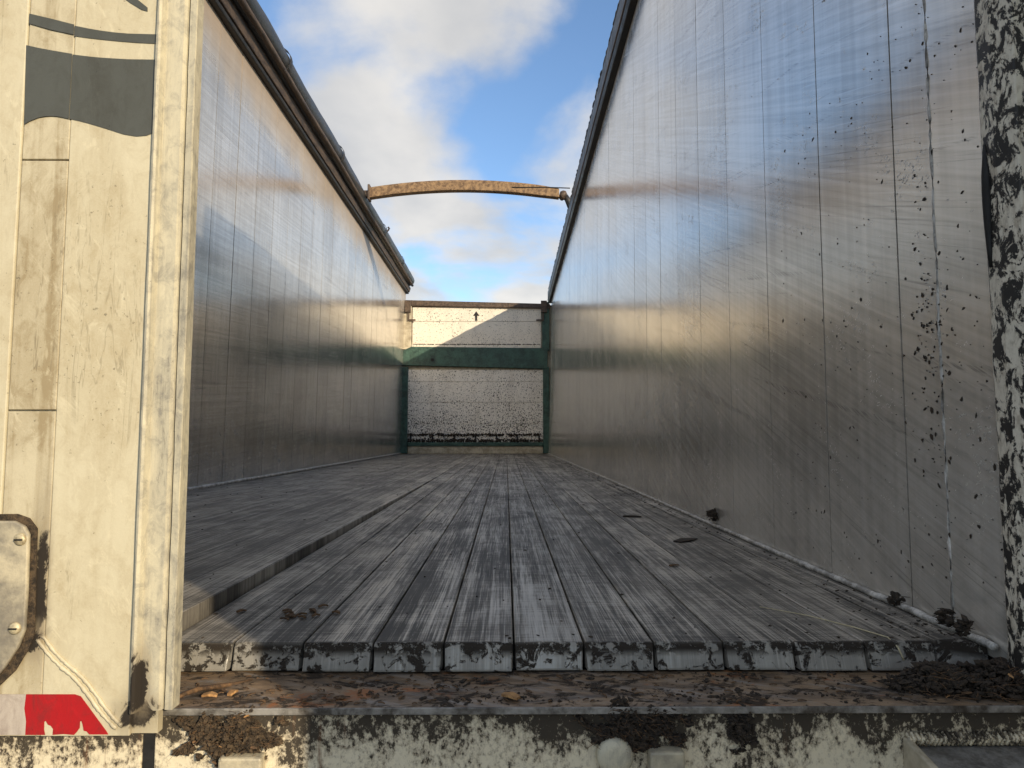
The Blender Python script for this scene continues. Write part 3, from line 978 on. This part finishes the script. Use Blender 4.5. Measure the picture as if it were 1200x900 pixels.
decal([(31.0, 53), (45, 56.2), (60, 59), (84.6, 63.2), (83.0, 100), (80.8, 139.3), (75, 138.0), (68, 136.6), (60, 136), (52, 136.6), (45, 138), (35, 142), (28.5, 146)])
decal([(85.3, 64.0), (105, 66.4), (120, 67.8), (150, 69.6), (182, 70), (179.5, 156), (172, 159), (160, 160), (145, 157.5), (125, 151), (105, 145), (92, 141.6), (81.5, 139.4), (83.7, 100)])
decal([(34.5, 16), (48, 19.2), (60, 22), (87.0, 28.9), (86.5, 40.7), (72, 37.6), (60, 35), (46, 31), (34, 27.5)], "printed_stripe")
decal([(87.6, 30.3), (104, 33.6), (120, 36.3), (136, 38.3), (150, 39.5), (186.0, 40.5), (185.5, 51.5), (160, 50.2), (140, 48.6), (120, 46.6), (104, 44.8), (87.2, 42.4)], "printed_stripe")
decal([(143, -4), (157, -4), (173, 9), (173.0, 13.5), (166, 11.5), (152, 3)], "printed_stripe")
# lock plate, its caked gap and bolts
MB().prism([D(x, y, 0.0003) for (x, y) in ((-60, 603), (22, 602), (36, 607), (45, 619), (43, 690), (42, 742), (36, 758), (20, 785), (-2, 806), (-60, 830))], (0, -0.003, 0)).build("caked_gap", 'grime', door, bevel=0.001)
MB().prism([D(x, y, 0.0034) for (x, y) in ((-60, 610), (20, 610), (32, 616), (37, 626), (35, 690), (32, 738), (24, 758), (8, 782), (-4, 795), (-60, 815))], (0, -0.006, 0)).build("lock_plate", 'plate', door, bevel=0.002)
for (x, y) in ((24, 632), (17.5, 736)):
    c = D(x, y, 0.0095)
    o = MB().tube([(c.x, c.y + 0.001, c.z), (c.x, c.y - 0.0015, c.z), (c.x, c.y - 0.0035, c.z), (c.x, c.y - 0.0042, c.z)], [0.0076, 0.0076, 0.0055, 0.0008], 16).build("bolt", 'brass', door, smooth=True)
    MB().box(c.x - 0.005, c.x + 0.005, c.y - 0.0052, c.y - 0.0040, c.z - 0.0009, c.z + 0.0009).build("bolt_slot", 'black', door)
# seam of weld running down to the corner, plus the grime in that corner
pts, rad = [], []
for (dx, name) in ((0, 'a'), (6.5, 'b')):
    pts, rad = [], []
    for i in range(46):
        k = i / 45
        p = D(lerp(44, 137, k) + dx + random.uniform(-.5, .5), lerp(749, 853, k) - dx * 0.55 + 3 * math.sin(k * 9), 0.0006)
        pts.append(p)
        rad.append(random.uniform(0.0016, 0.0030))
    MB().tube(pts, rad, 7).build("weld_seam", 'door', door, smooth=True)
MB().prism([D(x, y, 0.0005) for (x, y) in ((60, 813.5), (88, 813.5), (95, 816), (125, 857), (127, 860.5), (105, 860.5), (102, 857), (98.5, 856), (97.2, 849), (95.5, 844), (94, 846), (93.5, 853), (90, 858), (87, 861), (75, 860), (62, 861), (62.5, 854), (60, 850.5), (56.5, 849), (54, 844.5), (52, 846), (51.8, 855), (53, 861), (30, 861), (31, 845), (29, 830), (31, 813.5))], (0, -0.0007, 0)).build("reflective_tape", 'tape_red', door, label="red end of the reflective tape with two flaked notches")
MB().prism([D(x, y, 0.0005) for (x, y) in ((-60, 813.5), (30.8, 813.5), (28.8, 830), (30.8, 845), (29.8, 861), (-60, 861))], (0, -0.0007, 0)).build("reflective_tape", 'tape_white', door, label="faded greyish end of the reflective tape")


# --- right rear door, swung open straight back -------------------------------
odoor = MB().box(XR + 0.098, XR + 0.128, -0.40, 0.885, DB, DT).build("rear_door", 'door', trailer, bevel=0.004)
for z in (0.1, 1.0, 1.9):
    MB().tube([(XR + 0.112, 0.893, ZC + z - 0.06), (XR + 0.112, 0.893, ZC + z + 0.06)], 0.011, 12).build("hinge", 'steel', odoor, smooth=True)

# --- running gear under the floor --------------------------------------------
for x in (-1.02, -0.03):
    MB().box(x - 0.06, x + 0.06, 1.07, Y1, FLOOR - 0.42, FLOOR - 0.086).build("chassis_beam", 'black_rail', trailer)
for y in (3.2, 4.5, 5.8):
    MB().tube([(-1.5, y, 0.52), (0.45, y, 0.52)], 0.06, 12).build("axle", 'black_rail', trailer)
    MB().box(-1.08, 0.03, y - 0.08, y + 0.08, 0.57, FLOOR - 0.421).build("axle_mount", 'black_rail', trailer)
    for (x, s) in ((-1.5, -1), (0.45, 1)):
        w = MB().tube([(x, y, 0.52), (x + s * .01, y, 0.52), (x + s * .04, y, 0.52), (x + s * .30, y, 0.52), (x + s * .33, y, 0.52)], [0.28, 0.46, 0.52, 0.52, 0.46], 32, caps=False).build("tyre", 'tyre', trailer, smooth=True)
        MB().tube([(x + s * .03, y, 0.52), (x + s * .20, y, 0.52)], [0.285, 0.285], 24).build("rim", 'steel', w)
for x in (-1.2, 0.15):
    MB().box(x - 0.06, x + 0.06, 9.4, 9.52, 0.0, FLOOR - 0.086).build("landing_leg", 'black_rail', trailer)

# ------------------------------------------------------------------ rolled tarpaulin along the left rail
tarp = empty("rolled_tarpaulin", "black tarpaulin rolled up lengthwise on top of the left wall rail", "tarpaulin", rail_pt(-1, Y0, 0.03, 0.11))


def tz(y):
    p = Vector(rail_pt(-1, y, 0.066, 0.200))
    p.x += 0.008 * mnoise.noise(Vector((y * .8, 1, 1)))
    p.z += 0.010 * mnoise.noise(Vector((y * .7, 5, 1)))
    return p


seg = 22
ys = [lerp(Y0 - 0.04, Y1 - 0.05, i / 240) for i in range(241)]
vs = []
for y in ys:
    c = tz(y)
    for k in range(seg):
        th = 2 * math.pi * k / seg
        r = 0.088 * (1 + 0.07 * mnoise.noise(Vector((math.cos(th) * 1.6, math.sin(th) * 1.6, y * 1.1))) + 0.05 * mnoise.noise(Vector((math.cos(th) * 4 + 9, math.sin(th) * 4, y * 4 + th))))
        vs.append((c.x + r * math.cos(th), y, c.z + r * math.sin(th)))
fs = [(i * seg + k, i * seg + (k + 1) % seg, (i + 1) * seg + (k + 1) % seg, (i + 1) * seg + k) for i in range(len(ys) - 1) for k in range(seg)]
fs += [tuple(range(seg)), tuple(range((len(ys) - 1) * seg, len(ys) * seg))]


def local(o, parent):
    """Keep a child's world-space mesh in place under a parent that is not at the origin."""
    o.parent = parent
    o.location = -parent.location
    return o


local(MB().add(vs, fs).build("tarpaulin_roll", 'tarp', None, smooth=True), tarp)
# the roller tube at the roll's foot and the loose hem
pts = [tz(y) + Vector((0.052, 0, -0.078)) for y in ys[::6]]
local(MB().tube(pts, 0.022, 10).build("roller_tube", 'rail', None, smooth=True), tarp)
for y in (2.9, 4.7, 6.3, 8.6, 10.1):
    c = tz(y)
    pts = [c + Vector((0.098 * math.cos(a), 0, 0.098 * math.sin(a))) for a in [lerp(-0.9, 3.6, i / 14) for i in range(15)]]
    mb = MB()
    for i in range(14):
        a, b = pts[i], pts[i + 1]
        o1, o2 = (a - c) * 0.05, (b - c) * 0.05
        mb.hexa([a - Vector((0, .02, 0)), a + Vector((0, .02, 0)), b + Vector((0, .02, 0)), b - Vector((0, .02, 0))],
                [a + o1 - Vector((0, .02, 0)), a + o1 + Vector((0, .02, 0)), b + o2 + Vector((0, .02, 0)), b + o2 - Vector((0, .02, 0))])
    local(mb.build("strap", 'black_rail', None), tarp)
for y in (3.62, 8.9):
    c = tz(y)
    mb = MB()
    mb.tube([c + Vector((0.045, 0, 0.07)), c + Vector((0.075, 0, 0.105)), c + Vector((0.07, 0.0, 0.135)), c + Vector((0.055, 0.03, 0.14)), c + Vector((0.09, -0.03, 0.11))], [0.012, 0.012, 0.010, 0.008, 0.008], 8)
    local(mb.build("hook", 'rail', None, smooth=True), tarp)

# ------------------------------------------------------------------ roof bow
YW = 7.4
bow = empty("roof_bow", "rusty brown arched roof bow spanning between the two wall rails against the sky", "roof bow", (-0.47, YW, ZC + 2.62))
vs, fs = [], []
nb = 36
pl, pm, pr = at(433, 227, YW), at(535, 217.5, YW), at(655, 227.5, YW)
for i in range(nb + 1):
    k = i / nb
    x = lerp(pl.x, pr.x, k)
    base = lerp(pl.z, pr.z, k)
    z = base + 0.088 * (1 - (2 * k - 1) ** 2)
    h = 0.060 if k < .9 else lerp(0.060, 0.052, (k - .9) / .1)
    for (dy, dz) in ((-0.045, -h), (0.045, -h), (0.050, h * .55), (0.035, h), (-0.035, h), (-0.050, h * .55)):
        vs.append((x, YW + dy, z + dz))
fs = [(i * 6 + k, i * 6 + (k + 1) % 6, (i + 1) * 6 + (k + 1) % 6, (i + 1) * 6 + k) for i in range(nb) for k in range(6)]
fs += [(5, 4, 3, 2, 1, 0), tuple(nb * 6 + k for k in range(6))]
local(MB().add(vs, fs).build("bow_beam", 'bow', None, bevel=0.006), bow)
a = at(416, 226, YW)
local(MB().box(a.x - 0.07, pl.x - 0.004, YW - 0.035, YW + 0.035, pl.z - 0.045, pl.z + 0.03).build("end_bracket", 'rail', None, bevel=0.01), bow)
local(MB().box(pl.x - 0.012, pl.x + 0.012, YW - 0.058, YW + 0.058, pl.z - 0.08, pl.z + 0.09).build("end_bracket", 'rail', None, bevel=0.006), bow)
r0 = Vector(rail_pt(1, YW, 0.045, 0.17))
local(MB().tube([pr + Vector((0.006, 0, -0.005)), pr + Vector((0.03, 0, -0.012)), pr + Vector((0.055, 0, -0.02)), pr + Vector((0.075, 0, -0.03))], [0.035, 0.055, 0.058, 0.035], 14).build("end_knuckle", 'rail', None, smooth=True), bow)
local(MB().tube([pr + Vector((0.07, 0, -0.02)), pr + Vector((0.10, 0, -0.07)), Vector((r0.x + 0.05, YW, r0.z - 0.03))], [0.03, 0.035, 0.035], 10).build("end_bracket", 'black_rail', None, smooth=True), bow)
local(MB().tube([at(600, 219.5, YW - 0.05), at(640, 219.5, YW - 0.05), at(668, 220.5, YW - 0.05)], 0.006, 6).build("cord", 'black', None), bow)


# ------------------------------------------------------------------ soil, bark, straw
def clump(name, label, c, rx, ry, rz, n, cat, mats=('soil',), size=0.006, seed=1, chips=0, fibres=0):
    """A ragged heap of crumbs and fibres, held as one thing with its lighter chips as parts."""
    random.seed(seed)
    c = Vector(c)
    root = empty(name, label, cat, c - Vector((0, 0, rz)))
    mb = MB()
    def rp():
        while True:
            p = Vector((random.uniform(-1.25, 1.25), random.uniform(-1, 1), random.uniform(-1.25, 1.25)))
            r = math.hypot(p.x, p.z)
            if r + 0.75 * mnoise.noise(Vector((p.x * 2.3 + seed * 7.7, p.z * 2.3, seed))) + .25 * mnoise.noise(Vector((p.x * 7, p.z * 7, seed))) < .85:
                return Vector((p.x * rx, p.y * ry * max(.25, 1 - r * .7), p.z * rz))
    for i in range(n):
        s = size * random.uniform(.2, 1.0) ** 1.5
        mb.blob(c + rp(), s * random.uniform(.8, 2.4), s, s * random.uniform(.5, 1.1), rq(), .5)
    for i in range(fibres):
        p = c + rp()
        d = (rq() @ Vector((1, 0, 0))) * random.uniform(.5, 2.0) * size * 1.7
        b = Vector((random.uniform(-1, 1), random.uniform(-1, 1), random.uniform(-1, 1))) * size * .8
        mb.tube([p - d, p + b, p + d], [size * .10, size * .15, size * .06], 5)
    local(mb.build("soil_mass", mats[0], None), root)["kind"] = "stuff"
    if fibres > 60:
        mf = MB()
        for i in range(fibres):
            p = c + rp()
            p.y -= ry * .3
            d = (rq() @ Vector((1, 0, 0))) * random.uniform(.4, 2.2) * size * 2
            mf.tube([p - d, p + Vector((random.uniform(-1, 1), random.uniform(-.5, .5), random.uniform(-1, 1))) * size, p + d], [size * .06, size * .12, size * .05], 4)
        local(mf.build("bark_fibres", 'bark', None), root)["kind"] = "stuff"
    for i in range(chips):
        m2 = MB()
        p = c + rp()
        p.y = c.y - ry * random.uniform(.5, .9)
        m2.flake(p, size * random.uniform(.5, 1.5), size * random.uniform(.2, .45), size * .15, rq() @ Matrix.Rotation(1.2, 3, 'X'))
        local(m2.build("wood_chip", random.choice(('bark', 'bark', 'chip')), None), root)
    return root


PY = YS - 0.004
clump("soil_clump", "brown clump of soil and bark fibres stuck to the sill right of the left door", at(268, 862, PY), 0.060, 0.010, 0.034, 2600, "soil", ('grime',), 0.0034, 11, 20, 200)
clump("soil_clump", "black clump of peat hanging on the sill face above the round boss", at(746, 853, PY), 0.062, 0.010, 0.032, 3000, "soil", ('soil',), 0.0034, 12, 5, 240)
clump("soil_clump", "small black peat clot on the sill face below the right slats", at(868, 853, PY), 0.018, 0.006, 0.028, 500, "soil", ('soil',), 0.0032, 13, 0, 20)
clump("soil_heap", "black peat heaped in the right corner of the threshold under the tail post", Vector((0.655, 0.965, SZ + 0.010)), 0.115, 0.060, 0.020, 3600, "soil", ('soil',), 0.0046, 14, 8, 160)
clump("soil_clump", "dark clod on the white strip at the right wall foot, nearer the post", at(1135, 738, 1.0) + Vector((0, .01, 0)), 0.010, 0.010, 0.012, 60, "soil", ('soil',), 0.0042, 15, 0, 14)
clump("soil_clump", "dark clod on the white strip at the right wall foot, just beyond the nearer clod", at(1113, 726, 1.02) + Vector((0, .01, 0)), 0.011, 0.012, 0.013, 70, "soil", ('soil',), 0.0045, 16, 0, 14)
clump("soil_clump", "dark clod leaning on the right wall foot below the second wall seam", at(1050, 702, 1.12), 0.009, 0.012, 0.009, 46, "soil", ('soil',), 0.0042, 17, 0, 10)
clump("soil_clump", "farthest of the dark clods along the foot of the right wall", at(836, 603, 2.30), 0.020, 0.04, 0.014, 70, "soil", ('soil',), 0.008, 18, 0, 12)


def on_floor(px, py):
    d = CAM_M @ Vector(((px - 600) / 800, (450 - py) / 800, -1))
    t = (FLOOR - ZC) / d.z
    return Vector((d.x * t, d.y * t, FLOOR))


def bark(px, py, l, w, label, mat='bark', seed=0, group=None, at_p=None):
    random.seed(seed)
    p = at_p or on_floor(px, py)
    q = Matrix.Rotation(random.uniform(-.9, .9), 3, 'Z')
    o = MB().flake(p + Vector((0, 0, .0015)), l * random.uniform(.75, 1.2), w * random.uniform(.7, 1.3), 0.0028, q).build("bark_flake", mat)
    return tag(o, label, "bark", group)


for i in range(13):
    random.seed(300 + i)
    p = on_floor(353, 722) + Vector((random.gauss(0, .022), random.gauss(0, .024), 0))
    bark(0, 0, 0.009, 0.0030, "small brown bark flake in the loose scatter on the second slat from the left door", 'bark', 400 + i, "bark flakes scattered near the slat ends", p)
bark(283, 718, 0.010, 0.006, "single brown bark flake on the first slat beside the raised floor edge", 'bark', 22)
bark(804, 634, 0.040, 0.016, "flat dark bark flake, the largest on the right slats near the wall", 'soil', 23)
bark(790, 664, 0.011, 0.007, "small reddish bark flake on the right slats, nearer than the large dark one", 'bark', 24)
bark(741, 606, 0.030, 0.015, "dark bark flake farthest up the floor, left of the large dark one", 'soil', 25)

# curved bark strip and orange chips on the rusty threshold, left
pts = [at(x, y, Y) for (x, y, Y) in ((196, 827, .912), (214, 815, .930), (232, 805, .95), (252, 799, .97), (275, 795, .99), (296, 791, 1.005))]
for p in pts:
    p.z = SZ + 0.004
pts2 = [Vector((p.x, p.y, SZ + 0.004 + 0.004 * math.sin(i * 1.1))) for i, p in enumerate(pts)]
tag(MB().tube(pts2, [.0015, .003, .0036, .0034, .0026, .001], 7).build("bark_strip", 'bark', None, smooth=True), "long curved brown bark strip on the rusty threshold beside the left door", "bark")


def ledge_pt(px, py):
    d = CAM_M @ Vector(((px - 600) / 800, (450 - py) / 800, -1))
    t = (SZ - ZC) / d.z
    return Vector((d.x * t, d.y * t, SZ))


for i, (px, py, l, lab) in enumerate(((246, 818, .010, "orange wood chip on the threshold, close beside the curved bark strip"), (273, 815, .008, "orange wood chip on the threshold, second from the left door"),
                                      (598, 819, .013, "orange rusty wood chip on the threshold below the middle slats"))):
    p = ledge_pt(px, py)
    tag(MB().flake(p + Vector((0, 0, .002)), l, l * .55, .003, Matrix.Rotation(i * 1.3, 3, 'Z')).build("wood_chip", 'chip'), lab, "wood chip")
# straw stalk across the right slats and over the nose
pts = [on_floor(890, 712), on_floor(945, 722), on_floor(1000, 736), on_floor(1040, 748), at(1052, 760, 1.036), at(1059, 775, 1.029)]
pts = [p + Vector((0, -.001, .0018)) for p in pts]
tag(MB().tube(pts, [.0006, .0009, .001, .001, .0013, .001], 6).build("straw_stalk", 'straw', None, smooth=True), "thin pale straw stalk lying across the right slats and over their end", "straw")

# fine crumbs everywhere: nobody could count them
random.seed(5)
mb = MB()
def lift_at(x, y):
    return 0.029 * max(0, 1 - (y - 1.0) / 3.8) if x < -0.5135 else 0.0
for i in range(900):
    y = 1.06 + 6.5 * random.random() ** 2.0
    r = random.random()
    if r < .40:
        x = 0.69 - abs(random.gauss(0, .06))
    elif r < .5:
        x = XL + 0.02 + abs(random.gauss(0, .10))
    else:
        x = random.uniform(XL + .03, XR - .01)
    s = random.uniform(.0005, .0022) * (1 + .2 * y)
    mb.blob((x, y, FLOOR + lift_at(x, y) + s * .3 + (.004 if x > .64 else 0)), s * random.uniform(.8, 2.2), s, s * .6, None, .4)
for i in range(1600):
    x = random.uniform(-0.42, XR)
    y = random.uniform(YS + .004, 1.03)
    s = .0005 + .0028 * random.random() ** 2
    if mnoise.noise(Vector((x * 9, y * 22, 3))) + .35 * x > random.uniform(-.1, .35):
        mb.blob((x, y, SZ + s * .3), s * random.uniform(.8, 2.6), s, s * .6, None, .4)
o = tag(mb.build("soil_crumbs", 'soil'), "fine dark soil crumbs scattered over the slats and threshold", "soil", kind="stuff")
mb = MB()
for i in range(170):
    x = random.choice((random.gauss(-.22, .11), random.gauss(0.0, .3), random.uniform(-.42, .6)))
    x = min(max(x, -.43), .66)
    y = random.uniform(YS + .004, 1.02)
    l = random.uniform(.0015, .0065)
    mb.flake((x, y, SZ + .001), l, l * random.uniform(.15, .4), .0012, Matrix.Rotation(random.gauss(0, .7), 3, 'Z'))
tag(mb.build("bark_litter", 'bark'), "small brown bark splinters littering the rusty threshold", "bark litter", kind="stuff")
# soil spatter stuck on the right wall near the tail
mb = MB()
for i in range(520):
    if random.random() < .35:
        y = random.gauss(1.105, .028)
        z = ZC + random.choice((random.gauss(0.20, .05), random.gauss(0.10, .10), random.uniform(-.25, .6)))
    else:
        y = 0.96 + 0.75 * random.random() ** 1.5
        z = ZC + random.uniform(-.27, 0.75)
    if y < .965:
        continue
    s = .0006 + .0030 * random.random() ** 2.6
    mb.blob((wall_x(1, y, z) - .0004, y, z), .0012, s * random.uniform(.5, 1.4), s * random.uniform(.7, 1.8), Matrix.Rotation(random.gauss(0, .9), 3, 'X'), .55)
tag(mb.build("soil_spatter", 'soil'), "dried dark soil spatter on the right wall near the tail post", "soil spatter", kind="stuff")
